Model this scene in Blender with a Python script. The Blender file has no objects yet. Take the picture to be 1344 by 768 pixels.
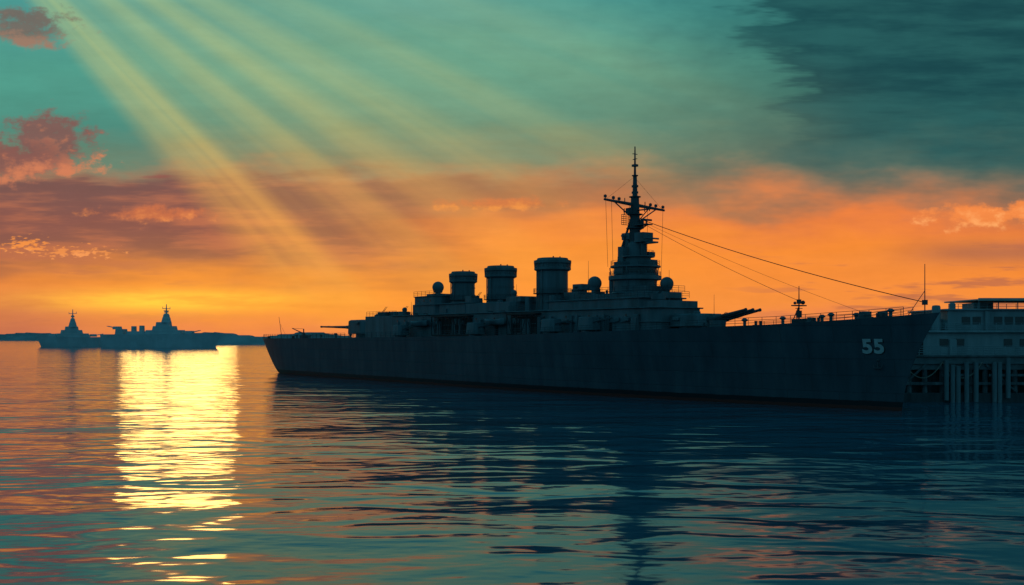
import bpy, bmesh, math, random
from mathutils import Vector, Matrix
random.seed(7)
scene = bpy.context.scene
COL = scene.collection
R = math.radians

def lin(c):
    out = []
    for v in c[:3]:
        v = v/255.0
        out.append(v/12.92 if v <= 0.04045 else ((v+0.055)/1.055)**2.4)
    return (out[0], out[1], out[2], 1.0)

# ------------------------------------------------------------------ node helper
class NG:
    def __init__(s, nt): s.nt = nt; s.x = 0
    def new(s, t):
        n = s.nt.nodes.new(t); s.x += 40; n.location = (s.x, 0); return n
    def put(s, sock, v):
        if isinstance(v, bpy.types.NodeSocket): s.nt.links.new(v, sock)
        else:
            sock.default_value = v
    def m(s, op, a, b=None, c=None, clamp=False):
        n = s.new('ShaderNodeMath'); n.operation = op; n.use_clamp = clamp
        s.put(n.inputs[0], a)
        if b is not None: s.put(n.inputs[1], b)
        if c is not None: s.put(n.inputs[2], c)
        return n.outputs[0]
    def ss(s, v, a, b, t0=0.0, t1=1.0):
        n = s.new('ShaderNodeMapRange'); n.interpolation_type = 'SMOOTHSTEP'
        s.put(n.inputs[0], v); n.inputs[1].default_value = a; n.inputs[2].default_value = b
        n.inputs[3].default_value = t0; n.inputs[4].default_value = t1
        return n.outputs[0]
    def mix(s, f, a, b, mode='MIX'):
        n = s.new('ShaderNodeMix'); n.data_type = 'RGBA'; n.blend_type = mode
        s.put(n.inputs[0], f); s.put(n.inputs[6], a); s.put(n.inputs[7], b)
        return n.outputs[2]
    def ramp(s, f, stops, interp='LINEAR'):
        n = s.new('ShaderNodeValToRGB'); n.color_ramp.interpolation = interp
        cr = n.color_ramp
        while len(cr.elements) < len(stops): cr.elements.new(0.5)
        for e, (p, c) in zip(cr.elements, stops):
            e.position = p; e.color = c
        s.put(n.inputs[0], f)
        return n.outputs[0]
    def noise(s, vec, scale, detail=4, rough=0.5, dist=0.0):
        n = s.new('ShaderNodeTexNoise')
        s.put(n.inputs['Vector'], vec)
        n.inputs['Scale'].default_value = scale; n.inputs['Detail'].default_value = detail
        n.inputs['Roughness'].default_value = rough; n.inputs['Distortion'].default_value = dist
        return n.outputs['Fac']
    def xyz(s, x, y, z=0.0):
        n = s.new('ShaderNodeCombineXYZ')
        s.put(n.inputs[0], x); s.put(n.inputs[1], y); s.put(n.inputs[2], z)
        return n.outputs[0]
    def sep(s, v):
        n = s.new('ShaderNodeSeparateXYZ'); s.put(n.inputs[0], v); return n.outputs

# ------------------------------------------------------------------ world sky
world = bpy.data.worlds.new("World"); scene.world = world; world.use_nodes = True
try: world.cycles.sampling_method = 'NONE'
except Exception as ex: print(ex)
nt = world.node_tree; nt.nodes.clear(); g = NG(nt)
tc = g.new('ShaderNodeTexCoord')
dx, dy, dz = g.sep(tc.outputs['Generated'])
yc = g.m('MAXIMUM', dy, 0.15)
u = g.m('DIVIDE', dx, yc)
v = g.m('DIVIDE', g.m('ABSOLUTE', dz), yc)
nS = g.noise(g.xyz(g.m('MULTIPLY', u, 3.0), g.m('MULTIPLY', v, 17.0), 0.3), 1.6, 3, 0.6)
nS2 = g.noise(g.xyz(g.m('MULTIPLY', u, 4.0), g.m('MULTIPLY', v, 30.0), 7.3), 2.0, 4, 0.62)
nF = g.noise(g.xyz(u, g.m('MULTIPLY', v, 1.5), 2.0), 34.0, 4, 0.62)
nB = g.noise(g.xyz(g.m('MULTIPLY', u, 1.0), g.m('MULTIPLY', v, 2.6), 5.0), 7.0, 4, 0.6)
nb = g.m('SUBTRACT', nB, 0.5); ns = g.m('SUBTRACT', nS, 0.5); ns2 = g.m('SUBTRACT', nS2, 0.5); nf = g.m('SUBTRACT', nF, 0.5)
C = lin
def gauss(cu, cv, ru, rv):
    a = g.m('DIVIDE', g.m('SUBTRACT', u, cu), ru); b = g.m('DIVIDE', g.m('SUBTRACT', v, cv), rv)
    return g.m('EXPONENT', g.m('MULTIPLY', g.m('ADD', g.m('MULTIPLY', a, a), g.m('MULTIPLY', b, b)), -1.0))
vd = g.m('ADD', g.m('ADD', v, g.m('MULTIPLY', ns, 0.05)), g.m('MULTIPLY', nb, 0.075))
lift = gauss(0.16, 0.14, 0.16, 0.10)
vd = g.m('SUBTRACT', vd, g.m('MULTIPLY', lift, 0.008))
base = g.ramp(vd, [
    (0.0, C((232,128,82))), (0.03, C((247,144,64))), (0.08, C((248,140,54))), (0.115, C((236,128,66))),
    (0.142, C((180,124,88))), (0.172, C((108,132,110))), (0.21, C((80,142,126))), (0.26, C((82,156,138))),
    (0.34, C((76,152,146))), (0.50, C((54,144,160))), (0.72, C((36,120,142))), (1.0, C((28,98,122)))])
col = base
gb = gauss(-0.12, 0.055, 0.24, 0.055)
col = g.mix(g.m('MULTIPLY', gb, 0.55), col, C((255,156,50)))
# dusky veil over the upper right
mr = g.m('MULTIPLY', g.ss(g.m('ADD', u, g.m('MULTIPLY', nb, 0.4)), 0.0, 0.30), g.ss(g.m('ADD', vd, g.m('MULTIPLY', nb, 0.06)), 0.10, 0.18))
colR = g.ramp(v, [(0.0, C((120,92,80))), (0.12, C((122,98,84))), (0.17, C((70,98,92))), (0.24, C((50,104,99))), (0.33, C((44,106,106))), (1.0, C((28,90,110)))])
col = g.mix(g.m('MULTIPLY', mr, 0.82), col, colR)
# heavy soft cloud, upper right
ue = g.m('ADD', g.m('ADD', u, g.m('MULTIPLY', g.m('SUBTRACT', v, 0.25), 0.25)), g.m('ADD', g.m('MULTIPLY', ns2, 0.26), g.m('MULTIPLY', nb, 0.20)))
md = g.m('MULTIPLY', g.ss(ue, 0.225, 0.285), g.ss(g.m('ADD', vd, g.m('MULTIPLY', nb, 0.1)), 0.14, 0.24))
dkc = g.mix(g.ss(g.m('ADD', g.m('MULTIPLY', nB, 0.5), g.m('MULTIPLY', nS2, 0.5)), 0.38, 0.62), C((24,68,75)), C((38,89,90)))
col = g.mix(g.m('MULTIPLY', md, 0.92), col, dkc)
# brown-violet bank on the left
ml = g.m('MULTIPLY', g.ss(g.m('ADD', u, g.m('MULTIPLY', nb, 0.25)), 0.05, -0.20),
         g.m('MULTIPLY', g.ss(g.m('ADD', v, g.m('ADD', g.m('MULTIPLY', ns, 0.11), g.m('MULTIPLY', nb, 0.04))), 0.036, 0.092), g.ss(g.m('ADD', v, g.m('ADD', g.m('MULTIPLY', nb, 0.05), g.m('MULTIPLY', ns2, 0.02))), 0.166, 0.148)))
bank = g.mix(g.ss(nS2, 0.44, 0.68), C((120,82,80)), C((172,104,80)))
col = g.mix(g.m('MULTIPLY', ml, 0.88), col, bank)
# thinner bank across the centre
mc = g.m('MULTIPLY', g.ss(g.m('ABSOLUTE', g.m('ADD', u, 0.04)), 0.30, 0.05),
         g.m('MULTIPLY', g.ss(g.m('ADD', v, g.m('MULTIPLY', ns, 0.07)), 0.11, 0.13), g.ss(g.m('ADD', v, g.m('ADD', g.m('MULTIPLY', nb, 0.06), g.m('MULTIPLY', ns2, 0.03))), 0.168, 0.145)))
col = g.mix(g.m('MULTIPLY', mc, 0.6), col, C((132,92,78)))
# dull low haze far left
mh = g.m('MULTIPLY', g.ss(u, -0.33, -0.50), g.ss(v, 0.085, 0.0))
col = g.mix(g.m('MULTIPLY', mh, 0.8), col, C((188,106,80)))
# dusky streaks near the horizon
ms = g.m('MULTIPLY', g.ss(nS2, 0.52, 0.64), g.m('MULTIPLY', g.ss(v, 0.12, 0.06), g.ss(v, 0.004, 0.03)))
ms = g.m('MULTIPLY', ms, g.ss(g.m('ABSOLUTE', g.m('ADD', u, 0.02)), 0.12, 0.42))
col = g.mix(g.m('MULTIPLY', ms, 0.65), col, C((166,96,76)))
ms3 = g.m('MULTIPLY', g.ss(u, 0.33, 0.45), gauss(0.5, 0.083, 0.3, 0.012))
col = g.mix(g.m('MULTIPLY', ms3, 0.6), col, C((140,92,84)))
# sunken sun glow
gl2 = gauss(-0.30, 0.045, 0.18, 0.035)
col = g.mix(g.m('MULTIPLY', gl2, 0.5), col, (1.0, 0.36, 0.04, 1))
gl = gauss(-0.335, 0.036, 0.115, 0.0095)
gl = g.m('MULTIPLY', gl, g.ss(nS2, 0.3, 0.52, 0.5, 1.0))
col = g.mix(g.m('MULTIPLY', gl, 0.9), col, (1.3, 0.70, 0.06, 1))
# crepuscular rays
du = g.m('SUBTRACT', u, -0.645); dv = g.m('SUBTRACT', 0.532, v)
th = g.m('DIVIDE', g.m('ARCTAN2', dv, du), math.pi/2)
def gray(x): return (x, x, x, 1)
def tp(deg): return deg/90.0
rays = g.ramp(th, [(0.0, gray(0)), (tp(14), gray(0)), (tp(20), gray(.36)), (tp(23.2), gray(.26)), (tp(26), gray(.50)), (tp(28), gray(.34)),
                   (tp(30.4), gray(.64)), (tp(32.2), gray(.48)), (tp(34.6), gray(.74)), (tp(36.8), gray(.36)), (tp(38.6), gray(.70)),
                   (tp(40.2), gray(.56)), (tp(42.0), gray(.26)), (tp(43), gray(.32)), (tp(45.0), gray(.92)), (tp(46.8), gray(.80)), (tp(51), gray(0)), (1.0, gray(0))], 'EASE')
rr = g.m('SQRT', g.m('ADD', g.m('MULTIPLY', du, du), g.m('MULTIPLY', dv, dv)))
rf = g.m('MULTIPLY', g.ss(rr, 1.15, 0.58), g.ss(v, -0.03, 0.11))
nR = g.noise(g.xyz(g.m('MULTIPLY', th, 55.0), g.m('MULTIPLY', rr, 1.5), 1.0), 1.0, 2, 0.5)
rayf = g.m('MULTIPLY', g.m('MULTIPLY', rays, rf), g.ss(nR, 0.2, 0.7, 0.65, 1.0))
raycol = g.ramp(v, [(0.0, C((255,184,70))), (0.1, C((255,172,76))), (0.15, C((236,174,92))), (0.2, C((204,190,114))), (0.33, C((182,200,132)))])
col = g.mix(g.m('MULTIPLY', rayf, 0.68, clamp=True), col, raycol)
# individual clouds
def blob(cu, cv, ru, rv, amp, soft, dark, light, col, fac=0.95, nz=None):
    a = g.m('DIVIDE', g.m('SUBTRACT', u, cu), ru); b = g.m('DIVIDE', g.m('SUBTRACT', v, cv), rv)
    d = g.m('SQRT', g.m('ADD', g.m('MULTIPLY', a, a), g.m('MULTIPLY', b, b)))
    val = g.m('ADD', g.m('SUBTRACT', 1.0, d), g.m('MULTIPLY', nz or nf, amp))
    mk = g.ss(val, 0.0, soft)
    li = g.ss(g.m('ADD', g.m('MULTIPLY', b, -0.6), g.m('MULTIPLY', nf, 3.0)), -0.1, 0.7)
    cc = g.mix(li, dark, light)
    return g.mix(g.m('MULTIPLY', mk, fac), col, cc)
col = blob(-0.455, 0.190, 0.062, 0.034, 2.6, 0.5, C((130,92,86)), C((216,130,88)), col)
col = blob(-0.490, 0.172, 0.07, 0.026, 2.4, 0.6, C((138,92,84)), C((206,124,88)), col)
col = blob(-0.473, 0.304, 0.052, 0.022, 2.8, 0.6, C((116,102,94)), C((160,118,98)), col, 0.9)
col = blob(-0.345, 0.119, 0.06, 0.010, 3.5, 0.8, C((206,114,72)), C((246,150,80)), col, 0.85)
nW = g.m('SUBTRACT', g.noise(g.xyz(u, g.m('MULTIPLY', v, 3.0), 9.0), 110.0, 2, 0.6), 0.5)
col = blob(-0.474, 0.0905, 0.020, 0.0065, 5.0, 0.8, C((250,150,70)), C((255,166,92)), col, .9, nW)
col = blob(-0.430, 0.0830, 0.034, 0.0050, 6.0, 0.8, C((240,146,76)), C((250,158,88)), col, .85, nW)
col = blob(-0.345, 0.157, 0.02, 0.003, 2.0, 0.9, C((150,86,78)), C((150,86,78)), col, 0.7)
col = blob(-0.01, 0.1305, 0.08, 0.007, 3.0, 0.9, C((220,126,70)), C((250,154,70)), col, 0.8)
col = blob(0.465, 0.117, 0.072, 0.012, 3.0, 0.6, C((244,138,70)), C((255,172,102)), col)
col = blob(0.510, 0.121, 0.045, 0.017, 2.6, 0.6, C((244,138,70)), C((255,172,102)), col)
mot = g.m('ADD', 1.0, g.m('ADD', g.m('MULTIPLY', ns2, 0.26), g.m('MULTIPLY', nf, 0.14)))
col = g.mix(1.0, col, g.xyz(mot, mot, mot), 'MULTIPLY')
back = g.ramp(g.m('ABSOLUTE', dz), [(0.0, C((72,126,142))), (0.5, C((50,114,134))), (1.0, C((32,98,120)))])
col = g.mix(g.ss(dy, -0.05, 0.4), back, col)
bg = g.new('ShaderNodeBackground'); g.put(bg.inputs[0], col); bg.inputs[1].default_value = 1.0
wo = g.new('ShaderNodeOutputWorld'); nt.links.new(bg.outputs[0], wo.inputs[0])

# ------------------------------------------------------------------ materials
def paint(name, c, rough=0.6, var=0.25, scale=0.5, bump=0.0, metal=0.0, streak=False, c2=None, spec=0.3):
    mt = bpy.data.materials.new(name); mt.use_nodes = True
    q = NG(mt.node_tree); bs = mt.node_tree.nodes['Principled BSDF']
    t = q.new('ShaderNodeTexCoord'); vec = t.outputs['Object']
    if streak:
        mp = q.new('ShaderNodeMapping'); mp.inputs['Scale'].default_value = (1, 1, 0.15)
        mt.node_tree.links.new(vec, mp.inputs[0]); vec = mp.outputs[0]
    n = q.noise(vec, scale, 4, 0.65)
    d = tuple(x*(1-var) for x in c[:3])+(1,); l = tuple(x*(1+var) for x in c[:3])+(1,)
    if c2: l = tuple(c2[:3])+(1,)
    cc = q.ramp(n, [(0.3, d), (0.7, l)])
    q.put(bs.inputs['Base Color'], cc)
    bs.inputs['Roughness'].default_value = rough; bs.inputs['Metallic'].default_value = metal
    bs.inputs['Specular IOR Level'].default_value = spec
    if bump:
        n2 = q.noise(t.outputs['Object'], scale*6, 2, 0.6)
        b = q.new('ShaderNodeBump'); b.inputs['Distance'].default_value = bump
        q.put(b.inputs['Height'], n2); mt.node_tree.links.new(b.outputs[0], bs.inputs['Normal'])
    return mt
M_paint = paint('navy_paint', (0.095,0.142,0.168), 0.6, 0.35, 0.5, 0.01, streak=True)
M_paint2 = paint('dark_paint', (0.050,0.072,0.088), 0.6, 0.35, 0.6)
M_deck = paint('deck_planks', (0.08,0.075,0.065), 0.8, 0.3, 1.0)
M_white = paint('number_paint', (0.40,0.44,0.45), 0.6, 0.18, 2.0)
M_black = paint('black_paint', (0.014,0.018,0.022), 0.6, 0.2, 2.0)
M_glass = paint('dark_glass', (0.035,0.045,0.052), 0.25, 0.2, 2.0, spec=0.4)
M_far = paint('far_hazed_paint', (0.42,0.50,0.53), 0.7, 0.15, 0.1)  # distance haze put into the base colour, paler than the ships' own grey
M_wall = paint('grey_wall', (0.22,0.28,0.31), 0.75, 0.30, 0.35, streak=True)
M_roof = paint('roof_sheet', (0.34,0.36,0.35), 0.6, 0.2, 0.6)
M_conc = paint('pier_concrete', (0.12,0.15,0.165), 0.85, 0.35, 0.7, 0.02)
M_pile = paint('pile_timber', (0.10,0.13,0.145), 0.85, 0.5, 1.2, 0.02, streak=True)
M_board = paint('fender_timber', (0.14,0.18,0.20), 0.85, 0.4, 1.2, 0.02, streak=True)
M_bulk = paint('bulkhead_sheet', (0.05,0.066,0.075), 0.85, 0.4, 0.8, 0.02, streak=True)
M_rope = paint('rope_fibre', (0.22,0.2,0.17), 0.9, 0.2, 6.0)
M_wire = paint('steel_wire', (0.03,0.03,0.035), 0.6, 0.2, 6.0)
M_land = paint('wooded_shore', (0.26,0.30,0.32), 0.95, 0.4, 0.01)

M_hull = bpy.data.materials.new('hull_plating'); M_hull.use_nodes = True
q = NG(M_hull.node_tree); bs = M_hull.node_tree.nodes['Principled BSDF']
t = q.new('ShaderNodeTexCoord'); ox, oy, oz = q.sep(t.outputs['Object'])
nh = q.noise(q.xyz(ox, oy, q.m('MULTIPLY', oz, 0.18)), 0.45, 5, 0.65)
hc = q.ramp(nh, [(0.3, (0.036,0.062,0.082,1)), (0.52, (0.052,0.086,0.110,1)), (0.75, (0.080,0.116,0.138,1))])
br = q.new('ShaderNodeTexBrick'); q.put(br.inputs['Vector'], q.xyz(ox, oz, 0.0))
br.inputs['Scale'].default_value = 1.0; br.inputs['Brick Width'].default_value = 7.0; br.inputs['Row Height'].default_value = 2.1
br.inputs['Mortar Size'].default_value = 0.035; br.inputs['Color1'].default_value = (1,1,1,1); br.inputs['Color2'].default_value = (0.88,0.88,0.88,1); br.inputs['Mortar'].default_value = (0.7,0.7,0.7,1)
hc = q.mix(1.0, hc, br.outputs['Color'], 'MULTIPLY')
zz = q.m('ADD', oz, q.m('MULTIPLY', nh, 0.25))
hc = q.mix(q.ss(zz, 1.25, 1.2), hc, (0.018,0.02,0.024,1))
hc = q.mix(q.ss(zz, 0.62, 0.55), hc, (0.13,0.032,0.026,1))
q.put(bs.inputs['Base Color'], hc); bs.inputs['Roughness'].default_value = 0.55; bs.inputs['Specular IOR Level'].default_value = 0.2
bb = q.new('ShaderNodeBump'); bb.inputs['Distance'].default_value = 0.02
q.put(bb.inputs['Height'], br.outputs['Fac']); bb.invert = True
M_hull.node_tree.links.new(bb.outputs[0], bs.inputs['Normal'])

# water
M_water = bpy.data.materials.new('sea_water'); M_water.use_nodes = True
q = NG(M_water.node_tree); bs = M_water.node_tree.nodes['Principled BSDF']
t = q.new('ShaderNodeNewGeometry'); px, py, pz = q.sep(t.outputs['Position'])
dist = q.m('SQRT', q.m('ADD', q.m('MULTIPLY', px, px), q.m('MULTIPLY', py, py)))
def wn(sx, sy, sc, det, rough, z, d=0.0):
    return q.noise(q.xyz(q.m('MULTIPLY', px, sx), q.m('MULTIPLY', py, sy), z), sc, det, rough, d)
w1 = wn(0.45, 1.0, 0.075, 1, 0.5, 0.0)
w2 = wn(0.50, 1.0, 0.27, 1, 0.5, 4.0, 0.8)
w3 = wn(0.60, 1.0, 1.1, 1, 0.5, 9.0)
hgt = q.m('ADD', q.m('ADD', q.m('MULTIPLY', w1, 0.70), q.m('MULTIPLY', w2, 0.27)), q.m('MULTIPLY', w3, 0.034))
fade = q.ss(dist, 60, 900, 1.0, 0.5)
bp = q.new('ShaderNodeBump'); bp.inputs['Distance'].default_value = 1.0
q.put(bp.inputs['Strength'], fade); q.put(bp.inputs['Height'], hgt)
M_water.node_tree.links.new(bp.outputs[0], bs.inputs['Normal'])
q.put(bs.inputs['Base Color'], q.mix(w1, (0.0,0.095,0.165,1), (0.0,0.155,0.225,1)))
bs.inputs['Roughness'].default_value = 0.08; bs.inputs['IOR'].default_value = 1.5
bs.inputs['Specular IOR Level'].default_value = 0.5

# ------------------------------------------------------------------ mesh builder
class MB:
    def __init__(s): s.bm = bmesh.new()
    def box(s, x0, x1, y0, y1, z0, z1, tx=1.0, ty=1.0):
        cx, cy = (x0+x1)/2, (y0+y1)/2
        vs = []
        for z, kx, ky in ((z0, 1, 1), (z1, tx, ty)):
            for (x, y) in ((x0, y0), (x1, y0), (x1, y1), (x0, y1)):
                vs.append(s.bm.verts.new((cx+(x-cx)*kx, cy+(y-cy)*ky, z)))
        f = s.bm.faces.new
        f(vs[3::-1]); f(vs[4:8])
        for i in range(4):
            j = (i+1) % 4
            f((vs[i], vs[j], vs[4+j], vs[4+i]))
    def prism(s, pts, z0, z1, k=1.0):
        n = len(pts); cx = sum(p[0] for p in pts)/n; cy = sum(p[1] for p in pts)/n
        a = [s.bm.verts.new((p[0], p[1], z0)) for p in pts]
        b = [s.bm.verts.new((cx+(p[0]-cx)*k, cy+(p[1]-cy)*k, z1)) for p in pts]
        s.bm.faces.new(a[::-1]); s.bm.faces.new(b)
        for i in range(n):
            j = (i+1) % n; s.bm.faces.new((a[i], a[j], b[j], b[i]))
    def tube(s, p0, p1, r0, r1=None, seg=10):
        if r1 is None: r1 = r0
        p0, p1 = Vector(p0), Vector(p1); d = (p1-p0).normalized()
        q = d.to_track_quat('Z', 'Y')
        a, b = [], []
        for i in range(seg):
            an = 2*math.pi*i/seg; o = q @ Vector((math.cos(an), math.sin(an), 0))
            a.append(s.bm.verts.new(p0+o*r0)); b.append(s.bm.verts.new(p1+o*r1))
        s.bm.faces.new(a[::-1]); s.bm.faces.new(b)
        for i in range(seg):
            j = (i+1) % seg; s.bm.faces.new((a[i], a[j], b[j], b[i]))
    def cyl(s, x, y, z0, z1, r0, r1=None, seg=24): s.tube((x, y, z0), (x, y, z1), r0, r1, seg)
    def lathe(s, x, y, prof, seg=32, sx=1.0, sy=1.0):
        rings = []
        for (r, z) in prof:
            rings.append([s.bm.verts.new((x+r*sx*math.cos(2*math.pi*i/seg), y+r*sy*math.sin(2*math.pi*i/seg), z)) for i in range(seg)])
        s.bm.faces.new(rings[0][::-1]); s.bm.faces.new(rings[-1])
        for k in range(len(rings)-1):
            for i in range(seg):
                j = (i+1) % seg
                s.bm.faces.new((rings[k][i], rings[k][j], rings[k+1][j], rings[k+1][i]))
    def ball(s, c, r, sz=1.0):
        m = Matrix.Translation(c) @ Matrix.Diagonal((r, r, r*sz, 1))
        bmesh.ops.create_icosphere(s.bm, subdivisions=3, radius=1.0, matrix=m)
    def path(s, pts, r, seg=5):
        for a, b in zip(pts[:-1], pts[1:]): s.tube(a, b, r, r, seg)
    def rail(s, pts, h=1.1, step=2.0, r=0.035, n=3):
        for k in range(n):
            z = h*(k+1)/n
            s.path([(p[0], p[1], p[2]+z) for p in pts], r*0.7, 4)
        for a, b in zip(pts[:-1], pts[1:]):
            a, b = Vector(a), Vector(b); L = (b-a).length; m = max(1, int(round(L/step)))
            for i in range(m):
                p = a.lerp(b, i/m); s.tube(p, p+Vector((0, 0, h)), r, r, 4)
        p = Vector(pts[-1]); s.tube(p, p+Vector((0, 0, h)), r, r, 4)
    def ringrail(s, x, y, z, r, h=1.0, seg=20, th=0.035):
        s.rail([(x+r*math.cos(2*math.pi*i/seg), y+r*math.sin(2*math.pi*i/seg), z) for i in range(seg+1)], h, 99, th)
    def done(s, name, parent=None, mat=None, smooth=False, bevel=0.0, label=None):
        me = bpy.data.meshes.new(name); s.bm.normal_update(); s.bm.to_mesh(me); s.bm.free()
        ob = bpy.data.objects.new(name, me); COL.objects.link(ob)
        if mat: me.materials.append(mat)
        if smooth:
            me.shade_smooth() if hasattr(me, 'shade_smooth') else None
            me.set_sharp_from_angle(angle=R(35)) if hasattr(me, 'set_sharp_from_angle') else None
        if bevel:
            b = ob.modifiers.new('bevel', 'BEVEL'); b.width = bevel; b.segments = 1; b.limit_method = 'ANGLE'
        if parent: ob.parent = parent
        if label: ob['label'] = label
        return ob
def thing(name, label, cat, loc=(0, 0, 0), rot=0.0, group=None):
    e = bpy.data.objects.new(name, None); COL.objects.link(e)
    e.location = loc; e.rotation_euler = (0, 0, rot); e['label'] = label; e['category'] = cat
    if group: e['group'] = group
    return e
def dup(o, parent, loc):
    c = o.copy(); COL.objects.link(c); c.parent = parent; c.location = loc; return c

# ------------------------------------------------------------------ water sheet
m = MB(); W = 30000
vs = [m.bm.verts.new(p) for p in ((-W, -2000, 0), (W, -2000, 0), (W, W, 0), (-W, W, 0))]
m.bm.faces.new(vs); wat = m.done('water', None, M_water); wat['kind'] = 'structure'; wat['label'] = 'rippled teal sea reflecting an orange sunset sky'

# ------------------------------------------------------------------ shores
def shore(name, x0, x1, y, zb, zh, dep, seed, label):
    rnd = random.Random(seed); m = MB(); n = 140; rows = 4
    grid = []
    for j in range(rows):
        row = []
        for i in range(n+1):
            x = x0+(x1-x0)*i/n; e = min(i, n-i)/10.0; e = min(1, e)
            hh = {0: -1, 1: zb, 2: zh, 3: zh}[j]
            if j >= 1: hh = hh*e*(0.78+0.2*math.sin(i*0.21+seed)+rnd.uniform(-.1, .1))-(0.5 if e < .1 else 0)
            row.append(m.bm.verts.new((x, y+dep*j/3*(1 if j < 3 else 1.6), hh)))
        grid.append(row)
    for j in range(rows-1):
        for i in range(n): m.bm.faces.new((grid[j][i], grid[j][i+1], grid[j+1][i+1], grid[j+1][i]))
    o = m.done(name, None, M_land, True); o['kind'] = 'structure'; o['label'] = label
shore('far_shore', -2600, -1250, 2900, 5, 22, 120, 1, 'low dark wooded coastline on the horizon')
shore('near_shore', -460, 160, 1300, 4, 15.5, 60, 5, 'low dark wooded spit behind the moored ships')

# ------------------------------------------------------------------ battleship
ANG = math.atan2(-0.805, 0.593)
ship = thing('battleship', 'huge dark grey battleship with number 55 moored beside a pier', 'battleship', (-62.8, 274.9, 0), ANG)
def interp(tab, x):
    if x <= tab[0][0]: return tab[0][1]
    for (a, b), (c, d) in zip(tab[:-1], tab[1:]):
        if x <= c: return b+(d-b)*(x-a)/(c-a)
    return tab[-1][1]
def zdeck(s): return interp([(-2, 8.7), (40, 8.8), (115, 9.3), (150, 10.1), (171, 10.7), (183, 11.35), (191, 11.95)], s)
def s_stern(z):
    return 8-9.5*(max(0, z)/8.7)**0.75 if z > 0 else 8-z*3
def s_stem(z): return 186.2+4.9*(max(0, z)/11.95)**1.7+min(0, z)*0.4
def hb(s, z):
    xa = s-s_stern(z); xf = s_stem(z)-s
    if xa <= 0 or xf <= 0: return 0.0
    fa = math.sqrt(max(0, 1-(1-min(xa/28, 1))**2))
    Lf = 88-20*max(0, min(1, z/11.0))
    ff = 1-(1-min(xf/Lf, 1))**2.2
    Bz = 9.4+0.6*max(0, min(1, z/9.0))
    if z < 0: Bz *= 0.97
    return Bz*fa*ff
m = MB(); NP, NQ = 110, 11
side = {1: [], -1: []}
for i in range(NP+1):
    p = i/NP; p = 0.5*p+0.5*(0.5-0.5*math.cos(math.pi*p))
    zd = zdeck(-1.5+p*(191.1+1.5))
    for sg in (1, -1):
        colv = []
        for j in range(NQ+1):
            z = -3+(zd+3)*j/NQ
            s = s_stern(z)+(s_stem(z)-s_stern(z))*p
            y = hb(s, z)
            if i in (0, NP): y = 0.06
            colv.append(m.bm.verts.new((s, sg*y, z)))
        side[sg].append(colv)
for i in range(NP):
    for j in range(NQ):
        a = side[-1]; m.bm.faces.new((a[i][j], a[i+1][j], a[i+1][j+1], a[i][j+1]))
        a = side[1]; m.bm.faces.new((a[i][j+1], a[i+1][j+1], a[i+1][j], a[i][j]))
    m.bm.faces.new((side[-1][i][NQ], side[-1][i+1][NQ], side[1][i+1][NQ], side[1][i][NQ]))
for i in (0, NP):
    for j in range(NQ):
        m.bm.faces.new((side[-1][i][j], side[-1][i][j+1], side[1][i][j+1], side[1][i][j]))
m.done('hull', ship, M_hull, True)

m = MB()
prev = None
for i in range(61):
    s = 2+i*(186-2)/60; y = max(0.1, hb(s, zdeck(s)-0.02)-0.35); z = zdeck(s)+0.02
    c = (m.bm.verts.new((s, -y, z)), m.bm.verts.new((s, y, z)))
    if prev: m.bm.faces.new((prev[0], c[0], c[1], prev[1]))
    prev = c
m.done('deck', ship, M_deck)

def hull_text(body, s0, zc, hgt, wid, off, mat, name, ds=0.0, dz=0.0, bold=0.035):
    cu = bpy.data.curves.new('txt', 'FONT'); cu.body = body; cu.offset = bold; cu.space_character = 1.08; cu.resolution_u = 6
    to = bpy.data.objects.new('txt', cu); COL.objects.link(to)
    dg = bpy.context.evaluated_depsgraph_get(); dg.update()
    me = bpy.data.meshes.new_from_object(to.evaluated_get(dg))
    bpy.data.objects.remove(to)
    xs = [v.co.x for v in me.vertices]; ys = [v.co.y for v in me.vertices]
    x0, x1, y0, y1 = min(xs), max(xs), min(ys), max(ys)
    for v_ in me.vertices:
        s = s0+(v_.co.x-x0)/(x1-x0)*wid+ds; z = zc-hgt/2+(v_.co.y-y0)/(y1-y0)*hgt+dz
        v_.co = (s, -(hb(s, z)+off), z)
    me.name = name; me.materials.clear(); me.materials.append(mat)
    ob = bpy.data.objects.new(name, me); COL.objects.link(ob); ob.parent = ship
    return ob
o = hull_text('55', 181.9, 7.9, 1.85, 2.6, 0.09, M_white, 'hull_number', bold=.04); o['label'] = 'white block numerals 55'
hull_text('55', 181.9, 7.9, 1.85, 2.6, 0.05, M_black, 'hull_number_shadow', 0.12, -0.1, bold=.04)

m = MB()
s, z = 183.6, 5.6
y = -(hb(s, z)+0.10)
m.tube((s, y, z+0.5), (s, y-0.02, z-0.5), 0.09, 0.09, 8)
m.tube((s-0.5, y-0.05, z-0.4), (s+0.5, y-0.05, z-0.4), 0.10, 0.10, 8)
m.tube((s-0.5, y-0.05, z-0.4), (s-0.6, y-0.08, z+0.05), 0.09, 0.04, 8)
m.tube((s+0.5, y-0.02, z-0.4), (s+0.6, y+0.1, z+0.05), 0.09, 0.04, 8)
m.ball((s, y, z+0.6), 0.2)
m.done('anchor', ship, M_paint2, True)

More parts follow.
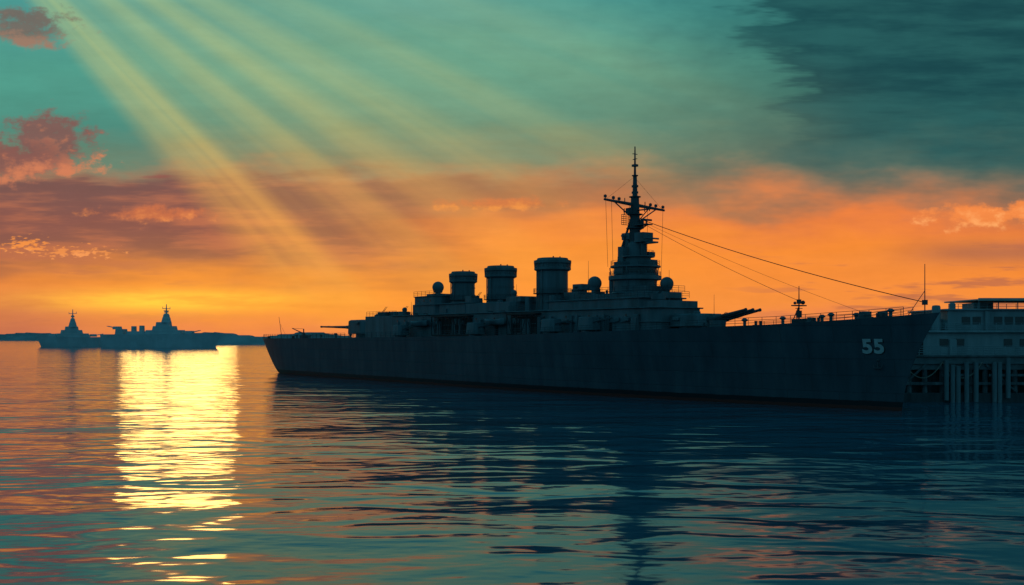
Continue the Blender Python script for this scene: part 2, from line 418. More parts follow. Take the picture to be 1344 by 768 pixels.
m = MB()
def chamf(s0, s1, w, c=1.2): return [(s0, -w+c), (s0+c, -w), (s1-c, -w), (s1, -w+c), (s1, w-c), (s1-c, w), (s0+c, w), (s0, w-c)]
m.prism(chamf(57, 72, 4.6, .6), 8.6, 13.6)
m.box(60, 66, -2.0, 2.0, 13.6, 14.6)
m.prism(chamf(70, 149, 5.3), 8.8, 13.4)
m.prism(chamf(76.5, 86.2, 3.9, 1.0), 13.4, 17.3)
m.prism(chamf(85.8, 97, 3.8, 1.0), 13.4, 15.7)
m.box(74.5, 78, -2.6, 2.6, 13.4, 15.8)
m.box(79, 83, -2.0, 2.0, 17.3, 17.9)
m.prism(chamf(96, 112, 4.3, 1.0), 13.4, 15.4)
m.box(108, 112.5, -3.0, 2.0, 15.4, 16.4)
m.prism(chamf(121.5, 146.0, 4.7, 1.3), 13.4, 15.0)
m.prism(chamf(128, 146.8, 3.6, 1.2), 15.0, 16.0)
m.box(124, 128, -2.5, 2.5, 15.0, 16.6)
m.box(143, 148.5, -4.2, 4.2, 13.4, 14.6)
m.box(94.6, 96.8, -3.0, -1.0, 15.7, 17.0)
m.box(113, 114.2, -2.4, -1.2, 13.4, 16.2); m.box(121.2, 122.3, -3.4, -1.8, 13.4, 16.2)
for (s0, s1, w, z) in ((70, 149.3, 5.55, 11.3), (69.8, 149.4, 5.7, 13.42), (76.2, 97.3, 4.2, 15.5), (76.2, 86.5, 4.15, 17.2), (121, 146.5, 5.0, 15.0)):
    m.prism(chamf(s0, s1, w, 1.2), z, z+0.16)
rnd = random.Random(3)
for i in range(46):
    s = rnd.uniform(72, 145); w = rnd.uniform(.5, 1.5); h = rnd.uniform(.6, 1.9)
    m.box(s, s+w, -5.3-rnd.uniform(.3, .8), -5.2, 9.4+rnd.choice((0, 2.1)), 9.4+2.1+h*0.6)
for i in range(40):
    s = rnd.uniform(78, 146); y = rnd.uniform(-5, 4); h = rnd.uniform(.5, 1.5)
    m.box(s, s+rnd.uniform(.4, 1.6), y, y+rnd.uniform(.4, 1.4), 13.4, 13.4+h)
for i in range(8):
    s = rnd.uniform(79, 85); y = rnd.uniform(-3.6, 2.4); w = rnd.uniform(.3, .8)
    m.box(s, s+w, y, y+w, 17.3, 17.3+rnd.uniform(.3, .8))
for i in range(10):
    s = rnd.uniform(98, 111); y = rnd.uniform(-4.0, 2.4); w = rnd.uniform(.3, .9)
    m.box(s, s+w, y, y+w, 15.4, 15.4+rnd.uniform(.3, 1.0))
for i in range(14):
    s = rnd.uniform(129, 145); y = rnd.uniform(-3.2, 2.4); w = rnd.uniform(.3, .9)
    m.box(s, s+w, y, y+w, 16.0, 16.0+rnd.uniform(.4, 1.2))
for i in range(10):
    s = rnd.uniform(58, 71); y = rnd.uniform(-4.2, 3.4); w = rnd.uniform(.3, .9)
    m.box(s, s+w, y, y+w, 13.6, 13.6+rnd.uniform(.3, .9))
m.done('superstructure', ship, M_paint, False, 0.06)
sup = bpy.data.objects['superstructure']
m = MB(); m.tube((0, 0, 0), (0, -0.06, 0), 0.2, 0.2, 10); ph = m.done('porthole', sup, M_glass); ph.location = (73, -5.31, 12.4)
for i in range(1, 26):
    if i % 5 != 3: dup(ph, sup, (73+i*2.9, -5.31, 12.4))
for i in range(3): dup(ph, sup, (78.8+i*2.4, -3.91, 16.4))
m = MB(); m.box(-.4, .4, -.07, 0, 0, 1.9); dr = m.done('door', sup, M_black, False, .03); dr.location = (76, -5.3, 9.4)
for s in (92, 108.5, 124, 139): dup(dr, sup, (s, -5.3, 9.4 if s < 120 else 9.6))

def boat(s, t, z, L=6.0):
    m = MB(); n = 12; rings = []
    for i in range(n+1):
        p = i/n*2-1; w = .95*(1-abs(p)**2.6)+.04; k = .25*abs(p)**2
        rings.append([m.bm.verts.new((s+p*L/2, -t+w*math.cos(a), z+k+.9*(math.sin(a) if math.sin(a) < 0 else .25*math.sin(a)))) for a in [2*math.pi*j/12 for j in range(12)]])
    for i in range(n):
        for j in range(12):
            k = (j+1) % 12; m.bm.faces.new((rings[i][j], rings[i][k], rings[i+1][k], rings[i+1][j]))
    m.bm.faces.new(rings[0]); m.bm.faces.new(rings[-1][::-1])
    b = m.done('ship_boat', ship, M_paint, True)
    for ds in (-L*.32, L*.32):
        k = MB(); k.path([(s+ds, -t+1.6, z-1.6), (s+ds, -t+1.5, z+1.0), (s+ds, -t+.9, z+1.7), (s+ds, -t, z+1.7)], .09, 6); k.tube((s+ds, -t, z+1.7), (s+ds, -t, z+.2), .03, .03, 4); k.done('davit', b, M_paint2)
boat(109.5, 6.6, 12.0); boat(83.5, 6.6, 12.0)

def gallery(s0, s1):
    m = MB()
    m.box(s0, s1, -6.4, -5.2, 9.3, 9.6)
    m.box(s0, s1, -6.6, -5.2, 12.9, 13.15)
    n = int((s1-s0)/1.3)
    for i in range(n+1):
        s = s0+(s1-s0)*i/n
        m.tube((s, -6.4, 9.6), (s, -6.4, 12.9), 0.09, 0.09, 6)
        if i < n:
            m.tube((s, -6.4, 9.6 if i % 2 else 12.9), (s+(s1-s0)/n, -6.4, 12.9 if i % 2 else 9.6), 0.06, 0.06, 5)
    m.box(s0+.3, s1-.3, -5.5, -5.36, 9.8, 12.6)
    m.done('gun_gallery', ship, M_black)
gallery(88, 101); gallery(113, 121.5)

def mount(s, t, z, parent=ship, elev=0.35):
    m = MB(); m.prism(chamf(s-1.7, s+1.9, 1.35, .5), z, z+2.1, 0.86)
    for v_ in m.bm.verts: v_.co.y -= t
    m.cyl(s, -t, z-0.4, z, 1.2)
    b = m.done('secondary_gun_mount', parent, M_paint, False, 0.1)
    for dy_ in (-.45, .45):
        k = MB(); k.tube((s+1.2, -t+dy_, z+1.2), (s+5.0, -t+dy_, z+1.2+3.8*elev*.5), .14, .09, 10); k.done('gun_barrel', b, M_paint2, True)
for s in (78, 105, 127, 136): mount(s, 7.6 if s < 130 else 7.2, zdeck(s)+0.35)

def turret(s0, s1, w, z0, z1, fwd, tip, ztip, spread, yaw=0):
    m = MB(); c = 1.0
    d = 1 if fwd else -1
    sc = (s0+s1)/2
    m.cyl(sc, 0, z0-1.2, z0, w*0.85, w*0.85, 28)
    pts = [(s0, -w*.75), (s0+(s1-s0)*.3, -w), (s1-(s1-s0)*.12, -w*.92), (s1, -w*.6), (s1, w*.6), (s1-(s1-s0)*.12, w*.92), (s0+(s1-s0)*.3, w), (s0, w*.75)]
    if not fwd: pts = [(s0+s1-x, y) for x, y in pts][::-1]
    m.prism(pts, z0, z1-.25, .97); m.prism([(sc+(x-sc)*.97, y*.97) for x, y in pts], z1-.25, z1, .88)
    m.box(sc-1.2*d-.6, sc-1.2*d+.6, -w-.35, w+.35, z1-1.0, z1-.5)
    m.box(sc-.4, sc+.4, -.4, .4, z1, z1+.4)
    tb = m.done('gun_turret', ship, M_paint, False, .08)
    face = s1 if fwd else s0
    for yy in (-spread, 0, spread):
        k = MB(); zb = (z0+z1)/2-.05
        a = Vector((face-d*.3, yy, zb)); b = Vector((tip, yy, ztip))
        k.tube(a, a.lerp(b, .16), .42, .40, 14); k.tube(a.lerp(b, .16), a.lerp(b, .55), .34, .26, 14)
        k.tube(a.lerp(b, .55), a.lerp(b, .97), .24, .19, 14); k.tube(a.lerp(b, .97), b, .24, .24, 14)
        k.done('gun_barrel', tb, M_paint2, True)
turret(46, 57, 3.9, 9.8, 13.0, False, 30, 11.6, 1.9)
turret(148.6, 156.0, 3.1, 10.6, 12.5, True, 163.0, 12.9, 1.5)

def funnel(s, rb, rc, z0, z1):
    m = MB(); m.lathe(s, 0, [(rb*1.10, z0), (rb*1.08, z0+.4), (rb, z0+.5), (rb, z1-1.9)], 36)
    m.tube((s-rb*.3, -rb-.16, z0), (s-rb*.3, -rb-.16, z1-2), .1, .1, 6)
    m.tube((s+rb*.2, -rb-.16, z0), (s+rb*.2, -rb-.16, z1-2), .1, .1, 6)
    for zz_ in (z0+1.6, z0+3.0): m.lathe(s, 0, [(rb+.1, zz_), (rb+.1, zz_+.16)], 36)
    for i in range(14): m.box(s-rb-.35, s-rb-.02, -.25, .25, z0+.8+i*.3, z0+.85+i*.3)
    f = m.done('funnel', ship, M_paint, True)
    m = MB(); m.lathe(s, 0, [(rb, z1-2.35), (rc*.98, z1-2.05), (rc*.98, z1-1.7), (rb*1.12, z1-1.6), (rb*1.12, z1-1.1), (rc, z1-.9), (rc, z1-.42), (rb*1.04, z1-.3), (rb*.99, z1), (rb*.85, z1), (rb*.82, z1-.6)], 36)
    for i in range(20):
        a = 2*math.pi*i/20; m.tube((s+rc*.95*math.cos(a), rc*.95*math.sin(a), z1-1.7), (s+rc*.97*math.cos(a), rc*.97*math.sin(a), z1-.9), .07, .07, 4)
    m.done('funnel_cap', f, M_paint, True)
    zw = z0+3.2 if z1-z0 > 7.5 else z0+.6
    m = MB(); m.lathe(s, 0, [(rb+.05, zw), (rc+.1, zw+.05), (rc+.1, zw+.15)], 32)
    m.ringrail(s, 0, zw+.15, rc+.05, 0.8)
    m.done('funnel_walkway', f, M_paint2)
    for yy in (-.7, .8):
        m = MB(); m.tube((s+rb*.4, yy, z1-.4), (s+rb*.4, yy, z1+.3), .12, .12, 8); m.done('exhaust_pipe', f, M_paint2)
funnel(89.6, 2.3, 2.85, 15.7, 22.0)
funnel(102.3, 2.5, 3.1, 15.4, 22.4)
funnel(117.9, 2.7, 3.3, 13.4, 22.9)

# fire-control tower: stacked drums and open platforms
m = MB(); S = 138.9
m.lathe(S, 0, [(3.9, 16.0), (3.5, 16.3), (3.45, 18.0)], 24)
m.lathe(S, 0, [(3.45, 18.0), (4.2, 18.15), (4.2, 18.75), (3.4, 18.8)], 24)
m.lathe(S+.1, 0, [(3.4, 18.8), (3.4, 20.0), (4.0, 20.1), (4.0, 20.35), (2.7, 20.4)], 24)
m.lathe(S+.6, 0, [(2.2, 20.4), (2.1, 21.6), (2.7, 21.7), (2.7, 21.9), (1.7, 21.95)], 22)
m.lathe(S+.2, 0, [(1.4, 21.9), (1.3, 23.9), (.9, 24.2)], 18)
m.box(S-4.6, S-2.6, -1.4, 1.4, 16, 18.4); m.box(S-2.9, S-1.7, -1.1, 1.1, 18.7, 22.0)
m.box(S-1.0, S+1.0, -3.6, -2.2, 19.0, 20.9)
m.box(S+2.4, S+5.2, -2.6, 2.6, 16, 17.0); m.box(S+2.0, S+3.6, -1.4, 1.4, 20.4, 21.2)
m.box(S-4.7, S-4.1, -.3, .8, 16, 19.6)
m.box(S+.6, S+1.8, 1.3, 2.7, 21.9, 22.6); m.box(S-1.4, S-.2, -2.4, -1.4, 20.4, 23.4)
m.ringrail(S+.1, 0, 20.35, 3.9, .8); m.ringrail(S+.6, 0, 21.9, 2.6, .8); m.ringrail(S, 0, 18.8, 4.1, .6)
for a_ in (0.4, 1.6, 2.7, 3.9, 5.2): m.tube((S+3.5*math.cos(a_), 3.5*math.sin(a_), 16.4), (S+4.0*math.cos(a_), 4.0*math.sin(a_), 20.1), .09, .09, 6)
tw = m.done('bridge_tower', ship, M_paint, True)
m = MB()
for i in range(20):
    a0 = -math.pi*.5-1.1+i*.17
    c0, s0_ = math.cos(a0), math.sin(a0)
    m.box(-.22, .22, -.04, .04, 0, .5)
    for v_ in list(m.bm.verts)[-8:]:
        x, y, z = v_.co
        v_.co = (S+.1+3.44*c0-x*s0_*1.0+y*c0, 3.44*s0_+x*c0+y*s0_, 19.2+z)
m.done('bridge_window', tw, M_glass)
m = MB(); m.cyl(S-1.4, -.2, 22.9, 24.6, .7); m.box(S-2.2, S-.3, -.9, .8, 24.6, 25.7); m.tube((S-1.3, -1.7, 25.2), (S-1.3, 1.5, 25.2), .22)
m.done('gun_director', ship, M_paint, False, .06)
m = MB(); m.cyl(S+2.0, 0, 21.9, 24.0, .5); m.box(S+1.0, S+3.0, -1.1, 1.1, 24.0, 25.5)
m.box(S+1.2, S+4.8, -.5, .5, 23.7, 23.95); m.tube((S+3.8, -1.5, 24.5), (S+3.8, 1.5, 24.5), .14); m.tube((S+3.8, 0, 23.9), (S+3.8, 0, 24.9), .1)
m.done('gun_director', ship, M_paint, False, .06)
m = MB(); m.cyl(126, 0, 16.6, 17.0, .8); m.box(124.9, 127.3, -1.3, .9, 17.0, 18.0); m.tube((126.1, -2.0, 17.5), (126.1, 1.6, 17.5), .22)
m.done('gun_director', ship, M_paint, False, .05)

m = MB()
m.tube((S, 0, 22.5), (S, 0, 31.4), 1.0, .66, 12)
m.tube((S-2.0, -1.3, 22.5), (S-.2, -.1, 29.2), .22, .18, 8); m.tube((S-2.0, 1.3, 22.5), (S-.2, .1, 29.2), .22, .18, 8)
m.tube((S, 0, 31.4), (S, 0, 34.8), .42, .30, 8); m.tube((S, 0, 34.8), (S, 0, 39.4), .20, .09, 8)
for z, r in ((26.2, 1.4), (28.4, 1.25), (31.2, .95), (34.6, .5)):
    m.lathe(S, 0, [(r*.6, z), (r, z+.12), (r, z+.24), (r*.5, z+.26)], 14)
for z in (31.9, 32.9, 36.2): m.box(S-.4, S+.4, -.35, .35, z, z+.35)
m.box(S-1.0, S+.2, -1.1, -.2, 28.7, 29.6); m.box(S-.3, S+.8, .3, 1.2, 26.5, 27.7)
m.tube((S-.5, 0, 37.4), (S+.5, 0, 37.4), .06); m.tube((S, -.5, 38.2), (S, .5, 38.2), .06)
mast = m.done('mast', ship, M_paint2, True)
m = MB()
m.tube((S, -6.5, 30.5), (S, 0, 30.1), .18, .30, 8); m.tube((S, 0, 30.1), (S, 6.5, 29.7), .30, .18, 8)
for y in (-6.3, -4.6, -3.4, -2.2, 2.2, 3.4, 4.6, 6.2):
    zb = 30.1-y*.063; m.tube((S, y, zb-.15), (S, y, zb+.8), .08, .07, 6)
    if abs(y) > 3: m.box(S-.15, S+.15, y-.2, y+.2, zb+.3, zb+.7)
m.tube((S, -4.6, 30.4), (S, -.3, 27.8), .1, .1, 6); m.tube((S, 4.6, 29.7), (S, .3, 27.2), .1, .1, 6)
m.done('yardarm', mast, M_paint2)
m = MB()
m.tube((S-2.6, 0, 29.3), (S+3.4, 0, 29.1), .12, .12, 6)
for x in (-2.5, 2.2, 3.3): m.tube((S+x, 0, 28.8), (S+x, 0, 29.8), .08, .08, 6)
m.tube((S+3.0, 0, 29.1), (S+.3, 0, 27.1), .08, .08, 6)
m.done('yardarm', mast, M_paint2)
m = MB()
for i in range(6):
    z = 27.0+i*.32; m.tube((S-1.3, -1.7, z), (S-1.3, 1.7, z), .05, .05, 4)
for i in range(8):
    y = -1.7+i*.485; m.tube((S-1.3, y, 27.0), (S-1.3, y, 28.6), .05, .05, 4)
m.tube((S, 0, 27.8), (S-1.3, 0, 27.8), .1)
m.done('radar_antenna', mast, M_paint2)
m = MB()
m.prism([(S+.4, -.8), (S+3.2, -.8), (S+3.2, .8), (S+.4, .8)], 26.7, 26.85); m.tube((S+.4, 0, 25.7), (S+2.8, 0, 26.7), .1)
m.tube((S+2.6, 0, 26.85), (S+2.6, 0, 27.5), .12); m.tube((S+2.6, -1.1, 27.5), (S+2.6, 1.1, 27.5), .16)
m.done('radar_antenna', mast, M_paint2)

def dome(s, t, zb, zc, r):
    m = MB(); m.cyl(s, -t, zb, zc-r*.7, r*.45, r*.5, 14); m.cyl(s, -t, zc-r*.95, zc-r*.6, r*.7, r*.8, 18); m.ball((s, -t, zc), r)
    m.done('radar_dome', ship, M_paint, True)
dome(80.3, 0, 17.6, 19.3, 1.2); dome(132.6, 3.0, 15.0, 17.8, 1.15); dome(145.6, -.4, 15.9, 17.3, 1.05); dome(108.5, 1.5, 16.0, 17.1, .6); dome(68.5, 1.0, 13.5, 14.9, .55); dome(122.4, -1.5, 15.0, 17.0, .7)

def whip(s, t, z0, z1, r=.05):
    m = MB(); m.tube((s, -t, z0), (s, -t, z1), r, r*.4, 6); m.cyl(s, -t, z0, z0+.5, r*2.4, r*2, 8); m.done('whip_antenna', ship, M_paint2)
whip(148.0, 1.5, 14.5, 19.2); whip(152.0, -4, 10.2, 15.5); whip(133, -2.5, 16, 22.5); whip(131.5, 3.4, 15, 21.5); whip(96.5, -2, 15.6, 20.5); whip(112, 3.5, 13.4, 18.5); whip(73, 2, 13.5, 16.5)
m = MB(); m.tube((2.5, 0, 8.7), (.6, 0, 14.5), .09, .05, 6); m.tube((6, 0, 8.7), (.9, 0, 13.0), .03, .03, 4); m.done('ensign_staff', ship, M_paint2)
m = MB(); m.tube((189.2, 0, 11.8), (189.2, 0, 17.8), .08, .045, 6); m.tube((187, 0, 11.7), (189.2, 0, 14.6), .04, .04, 5)
m.box(188.9, 189.5, -.15, .15, 12.9, 13.5); m.done('jackstaff', ship, M_paint2)
m = MB(); s = 170.8
m.tube((s, 0, 10.7), (s, 0, 15.9), .13, .05, 8); m.tube((s-.9, -.5, 10.7), (s, 0, 13.2), .07); m.tube((s-.9, .5, 10.7), (s, 0, 13.2), .07)
m.box(s-.5, s+.5, -1.0, 1.0, 13.2, 13.35); m.ball((s, .85, 13.7), .28); m.ball((s, -.85, 13.6), .2)
m.box(s-.25, s+.25, -.3, .3, 11.7, 12.6); m.box(s-.2, s+.2, -.25, .25, 13.5, 14.1); m.tube((s, -.7, 12.9), (s, .7, 12.9), .05)
m.box(s-.7, s+.9, -.7, .7, 10.7, 11.5)
m.done('signal_mast', ship, M_paint2)
def winch(s, t, k=1.0):
    m = MB(); z = zdeck(s); m.box(s-.7*k, s+.7*k, -t-.6*k, -t+.6*k, z, z+.35*k)
    m.tube((s, -t-.55*k, z+.6*k), (s, -t+.55*k, z+.6*k), .38*k, .38*k, 14); m.box(s-.35*k, s+.35*k, -t-.75*k, -t-.6*k, z, z+.95*k); m.box(s-.35*k, s+.35*k, -t+.6*k, -t+.75*k, z, z+.95*k)
    m.done('windlass', ship, M_paint, False, .03)
winch(181, 0, 1.1); winch(183.5, 0, .9); winch(174.0, 1.5, .8)
def vent(s, t, h):
    m = MB(); z = zdeck(s); m.cyl(s, -t, z, z+h, .22, .22, 12); m.lathe(s, -t, [(.25, z+h-.1), (.45, z+h), (.45, z+h+.15), (.2, z+h+.35)], 14); m.done('deck_vent', ship, M_paint, True)
for (s, t, h) in ((164, 3, .8), (166.5, -2, 1.0), (173, -2, .9), (177, 1.5, .8), (179, -1, .7), (185, .6, .7), (40, 3, .9), (22, -2, .8), (14, 1, .7), (36, -3, .8), (26, 3, .6)): vent(s, t, h)
for s in (12, 30, 160, 168, 176, 184):
    m = MB(); y = -(hb(s, zdeck(s)-.1)-.8); z = zdeck(s)
    m.cyl(s-.4, y, z+.05, z+.6, .18, .2, 10); m.cyl(s+.4, y, z+.05, z+.6, .18, .2, 10); m.box(s-.8, s+.8, y-.2, y+.2, z, z+.08)
    m.done('mooring_bitts', ship, M_paint2)
m = MB(); m.cyl(16, 0, 8.7, 10.2, .35); m.tube((16, 0, 10.0), (9, 0, 11.4), .16, .1, 6); m.tube((16, 0, 10.1), (16, 0, 11.2), .15); m.tube((16, 0, 11.2), (9, 0, 11.4), .04, .04, 4)
m.box(15.3, 17.2, -.8, .8, 8.7, 9.6); m.done('aircraft_crane', ship, M_paint2)
def tub(s, t, z):
    m = MB(); m.lathe(s, -t, [(1.1, z), (1.2, z+.9), (1.1, z+.9), (1.0, z+.1)], 16); m.cyl(s, -t, z, z+.9, .25)
    b = m.done('gun_tub', ship, M_paint, True)
    k = MB(); k.tube((s, -t-.15, z+.9), (s+1.6, -t-.15, z+2.0), .07, .04, 6); k.tube((s, -t+.15, z+.9), (s+1.6, -t+.15, z+2.0), .07, .04, 6); k.done('gun_barrel', b, M_paint2)
tub(63, 3.2, 13.6); tub(68, -3, 13.6); tub(73.2, 4, 13.5); tub(99, 3.3, 15.5); tub(123.5, 3.8, 15.1); tub(147.3, 3.1, 14.7); tub(160, 4.0, 10.5)

def drail(ss_, sg):
    m = MB(); m.rail([(s, sg*(hb(s, zdeck(s)-.05)-.2), zdeck(s)) for s in ss_], 1.05, 2.0, .045); m.done('deck_railing', ship, M_paint2)
drail(range(157, 189, 2), -1); drail(range(157, 189, 2), 1); drail(range(4, 60, 2), -1); drail(range(4, 60, 2), 1); drail(range(60, 158, 2), -1)
for pts in ([(58, -4.5, 13.6), (71, -4.5, 13.6)], [(58, 4.5, 13.6), (71, 4.5, 13.6)], [(112, -5.2, 13.55), (121, -5.2, 13.55)], [(77, -3.8, 17.35), (86, -3.8, 17.35)],
            [(122, -4.7, 15.15), (146, -4.7, 15.15), (146.4, 4.5, 15.15)], [(129, -3.4, 16.0), (146.5, -3.4, 16.0), (146.5, 3.4, 16.0)]):
    m = MB(); m.rail(pts, 1.0, 1.5, .04); m.done('superstructure_railing', ship, M_paint2)

def wire(p0, p1, r=.04, sag=0.0, n=14):
    m = MB(); a, b = Vector(p0), Vector(p1); pts = []
    for i in range(n+1):
        t_ = i/n; p = a.lerp(b, t_); p.z -= sag*4*t_*(1-t_); pts.append(p)
    m.path(pts, r, 5); m.done('rigging_wire', ship, M_wire)
wire((S+1.6, 0, 27.6), (189.2, 0, 13.2), .055, .7)
wire((S+1.6, .3, 27.3), (180, 2.0, 12.0), .02, .5)
wire((S+1.6, -.3, 27.2), (170.8, 0, 13.9), .03, .4)
for y, zt, zb_ in ((-6.2, 30.4, 20.0), (-5.0, 30.3, 18.5), (6.2, 29.7, 18.0), (-1.2, 30.1, 22.6), (2.8, 29.9, 20.5)):
    wire((S, y, zt), (S, y*.93, zb_), .028, 0, 2)
wire((S, -6.2, 30.5), (S-.2, 0, 34.6), .018, 0, 2); wire((S, 6.2, 29.7), (S-.2, 0, 34.6), .018, 0, 2)

# ------------------------------------------------------------------ distant warships
def far_ship(label, loc, rot, L, beam, zd, zbow, blocks, tower, mastx, ztop, guns, mat):
    e = thing('warship', label, 'warship', loc, rot, 'warships anchored off the shore')
    m = MB(); n = 30; rows = []
    for i in range(n+1):
        p = i/n; ring = []
        ztopd = zd+(zbow-zd)*max(0, (p-.45)/.55)**1.6
        for j in range(5):
            z = -1+(ztopd+1)*j/4; k = z/zd
            x = -L/2+L*p+(2.5+0*k)*(k*1.6)*(max(0, p-.75)/.25)-(1.5*k)*(max(0, .12-p)/.12)
            w = beam/2*(min(1, (1-p)/.36))**.7*(.62+.38*min(1, p/.12))*(.9+.1*k)
            if i == n: w = .1
            ring.append((x, w, z))
        rows.append(ring)
    Lv = [[m.bm.verts.new((x, -w, z)) for x, w, z in r] for r in rows]; Rv = [[m.bm.verts.new((x, w, z)) for x, w, z in r] for r in rows]
    for i in range(n):
        for j in range(4):
            m.bm.faces.new((Lv[i][j], Lv[i+1][j], Lv[i+1][j+1], Lv[i][j+1])); m.bm.faces.new((Rv[i][j+1], Rv[i+1][j+1], Rv[i+1][j], Rv[i][j]))
        m.bm.faces.new((Lv[i][4], Lv[i+1][4], Rv[i+1][4], Rv[i][4]))
    for j in range(4): m.bm.faces.new((Lv[0][j+1], Rv[0][j+1], Rv[0][j], Lv[0][j]))
    m.done('hull', e, mat, True)
    m = MB()
    for (a, b, w, z1, k) in blocks: m.box(a, b, -w, w, zd-.5, z1, k, k)
    m.done('superstructure', e, mat, False, .15)
    m = MB()
    for (r0, r1, z0, z1) in tower: m.cyl(mastx, 0, z0, z1, r0, r1, 14)
    m.done('bridge_tower', e, mat)
    m = MB(); zb_ = tower[-1][3]
    m.tube((mastx, 0, zb_-1), (mastx, 0, ztop), .8, .3, 8)
    h = ztop-zb_
    m.tube((mastx-3.8, 0, zb_+h*.55), (mastx+3.8, 0, zb_+h*.5), .3, .3, 6); m.tube((mastx, -4, zb_+h*.3), (mastx, 4, zb_+h*.3), .3, .3, 6); m.box(mastx-1.5, mastx+1.5, -1, 1, zb_+h*.1, zb_+h*.25)
    m.tube((mastx-3.6, 0, zb_+h*.5), (mastx-3.6, 0, zb_+h*.75), .2); m.tube((mastx+3.6, 0, zb_+h*.45), (mastx+3.6, 0, zb_+h*.7), .2)
    m.done('mast', e, mat)
    for (x, z, d) in guns:
        m = MB(); m.box(x-3.2, x+3.2, -3, 3, z, z+2.6, .85, .85); t_ = m.done('gun_turret', e, mat, False, .2)
        for yy in (-1, 1):
            k = MB(); k.tube((x+d*2.6, yy, z+1.5), (x+d*10, yy, z+2.9), .4, .3, 6); k.done('gun_barrel', t_, mat)
    return e
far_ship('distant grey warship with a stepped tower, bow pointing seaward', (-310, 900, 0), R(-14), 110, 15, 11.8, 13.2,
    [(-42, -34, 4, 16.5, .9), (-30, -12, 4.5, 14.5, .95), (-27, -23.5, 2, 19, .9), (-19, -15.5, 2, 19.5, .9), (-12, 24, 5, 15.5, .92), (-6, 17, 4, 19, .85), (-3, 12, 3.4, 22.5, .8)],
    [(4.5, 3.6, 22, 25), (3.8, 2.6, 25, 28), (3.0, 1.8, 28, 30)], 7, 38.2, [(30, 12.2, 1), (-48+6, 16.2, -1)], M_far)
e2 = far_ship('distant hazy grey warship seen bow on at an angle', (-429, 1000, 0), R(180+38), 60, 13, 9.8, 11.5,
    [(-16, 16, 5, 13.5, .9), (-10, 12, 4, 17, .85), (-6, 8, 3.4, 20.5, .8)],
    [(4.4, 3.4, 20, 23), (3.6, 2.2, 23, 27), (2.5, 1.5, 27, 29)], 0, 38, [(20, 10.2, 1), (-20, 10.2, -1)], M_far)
e2.scale = (.96, .96, .96)

# ------------------------------------------------------------------ pier and terminal
pier = thing('pier', 'weathered pier on timber piles with pale fender boards', 'pier', (52, 142, 0))
m = MB(); m.box(0, 70, 0, 30, 5.3, 6.3); m.box(-.3, 70, -.3, .5, 6.31, 6.6); m.box(0, 70, .3, 1.0, 4.5, 5.29); m.done('pier_deck', pier, M_conc, False, .05)
m = MB(); m.box(.4, 70, 1.9, 2.4, -2, 5.28); m.box(.4, .9, 2.41, 30, -2, 5.28)
for i in range(46): m.box(1+i*1.5, 1.5+i*1.5, 1.7, 1.89, -2, 5.2)
m.done('bulkhead', pier, M_bulk, False, .04)
m = MB(); m.box(0, 70, -.2, 1.6, -2, 1.3); m.done('pier_footing', pier, M_bulk, False, .08)
m = MB(); m.cyl(0, 0, 1.2, 5.3, .42, .36, 12); pl = m.done('pile', pier, M_pile, True); pl.location = (1.2, .7, 0)
rnd = random.Random(11)
for i in range(1, 24): dup(pl, pier, (1.2+i*2.1+rnd.uniform(-.5, .5), .7, 0))
m = MB(); m.box(-.3, .3, -.7, -.35, .3, 5.9); fb = m.done('fender_board', pier, M_board, False, .04); fb.location = (8.0, 0, 0)
for x in (9.0, 9.7, 10.8, 12.0, 14.6, 15.3, 16.6, 19.5, 20.3, 21.6, 24, 25.1): 
    c = dup(fb, pier, (x+rnd.uniform(-.15, .15), 0, rnd.uniform(-.9, .3)))
for wb in ((7.5, 12.5, -.34, -.22, 3.6, 3.95), (14, 26, -.34, -.22, 3.6, 3.95), (0, 70, .0, .28, 2.4, 2.8)):
    m = MB(); m.box(*wb); m.done('waling', pier, M_pile, False, .03)
m = MB(); m.tube((1.2, .15, 1.4), (5.4, .15, 5.2), .16, .16, 6); m.done('brace', pier, M_pile)
m = MB(); m.tube((13.8, .15, 5.2), (18, .15, 1.4), .16, .16, 6); m.done('brace', pier, M_pile)
for pts in ([(0, 0, 6.6), (70, 0, 6.6)], [(0, .4, 6.6), (0, 28, 6.6)]):
    m = MB(); m.rail(pts, 1.2, 1.5, .05, 4); m.done('railing', pier, M_wall)
m = MB()
for (a, b) in ((2, 7.5), (7.5, 13)):
    pts = [(a+(b-a)*i/14, -.5, 5.6-2.2*(1-((i-7)/7)**2)) for i in range(15)]
    m.path(pts, .07, 6)
m.done('fender_chain', pier, M_rope)

bld = thing('terminal_building', 'grey stepped waterfront building with a flat canopy roof', 'building', (57.5, 147, 6.3))
m = MB(); m.box(0, 60, 0, 16, 0, 3.4); m.box(5.6, 60, 1.2, 15, 3.7, 6.6); m.box(-.4, 60, -.6, 16, 3.4, 3.7); m.box(5.2, 60, .8, 15.4, 6.6, 6.85)
m.box(-3.2, -.02, 3, 12, 0, 2.6); m.box(2.4, 5.58, 3.2, 10, 3.7, 5.4); m.box(10.6, 13.5, 4, 8, 6.85, 7.8); m.box(5.2, 6.2, -.4, -.02, 0, 2.4); m.box(10.8, 11.5, .75, 1.18, 3.7, 6.5)
m.done('wall', bld, M_wall, False, .05)
m = MB(); m.box(9.6, 60, -.2, 12, 8.05, 8.25); m.box(9.3, 60, -.5, -.21, 7.95, 8.35); m.done('roof', bld, M_roof, False, .03)
for x in (10.0, 12.8, 15.6, 18.4, 21.2):
    m = MB(); m.tube((x, 1.0, 6.8), (x, 1.0, 8.05), .08, .08, 6); m.done('canopy_post', bld, M_wall)
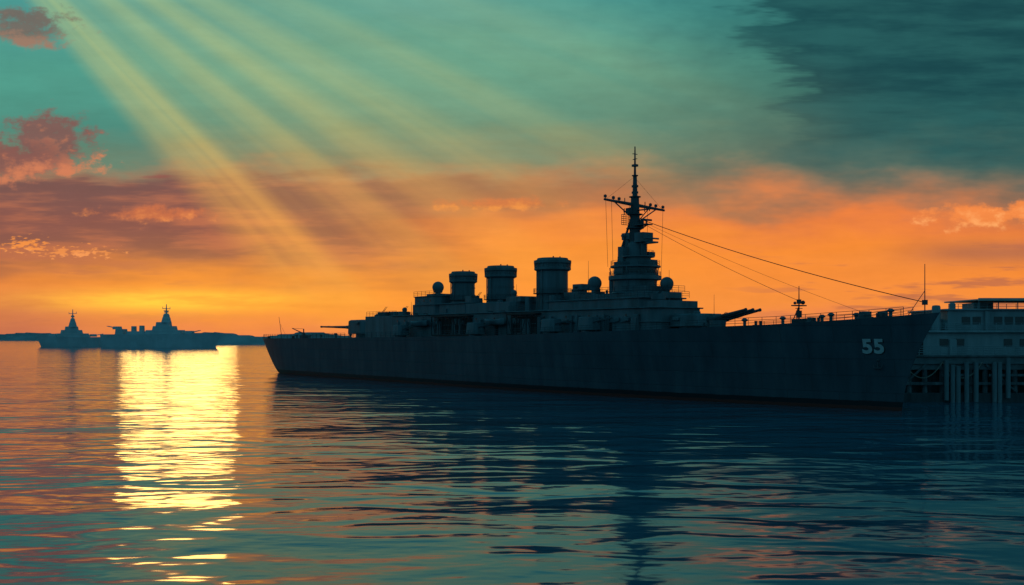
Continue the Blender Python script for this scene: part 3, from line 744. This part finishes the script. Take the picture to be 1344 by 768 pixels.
m = MB(); m.box(-.6, .6, -.08, .03, 0, 1.1); wn_ = m.done('window', bld, M_glass, False, .02); wn_.location = (8.2, 1.2, 4.6)
for i in range(1, 12):
    if i not in (2, 7): dup(wn_, bld, (8.2+i*1.55, 1.2, 4.6))
for i in (1, 2, 5, 6, 9, 11): dup(wn_, bld, (2.2+i*2.3, 0.0, 1.4))
m = MB(); m.box(-.5, .5, -.08, .03, 0, 2.1); d_ = m.done('door', bld, M_black, False, .02); d_.location = (1.0, 0, 0)
for pts, hh, st, n_ in (([(-.2, -.4, 3.7), (60, -.4, 3.7)], 1.05, 1.2, 4), ([(-.2, 0, 3.7), (-.2, 15, 3.7)], 1.05, 1.2, 4), ([(5.6, 1.0, 6.85), (60, 1.0, 6.85)], .7, 1.4, 2)):
    m = MB(); m.rail(pts, hh, st, .045, n_); m.done('railing', bld, M_wall)
m = MB(); m.lathe(4.3, 2.2, [(.6, 3.7), (.6, 7.1), (.5, 7.35), (.1, 7.4)], 18); m.done('vent_stack', bld, M_wall, True)
m = MB(); m.lathe(7.0, 3, [(.45, 6.85), (.45, 7.6), (.3, 7.75)], 14); m.done('vent_stack', bld, M_wall, True)

# ------------------------------------------------------------------ sun and camera
sd = bpy.data.lights.new('sun', 'SUN'); sun = bpy.data.objects.new('sun', sd); COL.objects.link(sun)
az = math.atan(-0.325); el = R(3.6)
d = Vector((math.sin(az)*math.cos(el), math.cos(az)*math.cos(el), math.sin(el)))
sun.rotation_euler = d.to_track_quat('Z', 'Y').to_euler()
sd.energy = 0.040; sd.color = (1.0, 0.58, 0.15); sd.angle = R(6.0)

cd = bpy.data.cameras.new('camera'); cam = bpy.data.objects.new('camera', cd); COL.objects.link(cam)
cam.location = (0, 0, 9); cam.rotation_euler = (R(90), 0, 0)
cd.sensor_width = 36; cd.lens = 36; cd.shift_y = 59/1344; cd.clip_end = 60000; cd.clip_start = 0.5
scene.camera = cam
scene.view_settings.view_transform = 'Standard'; scene.view_settings.look = 'None'; scene.view_settings.exposure = 0
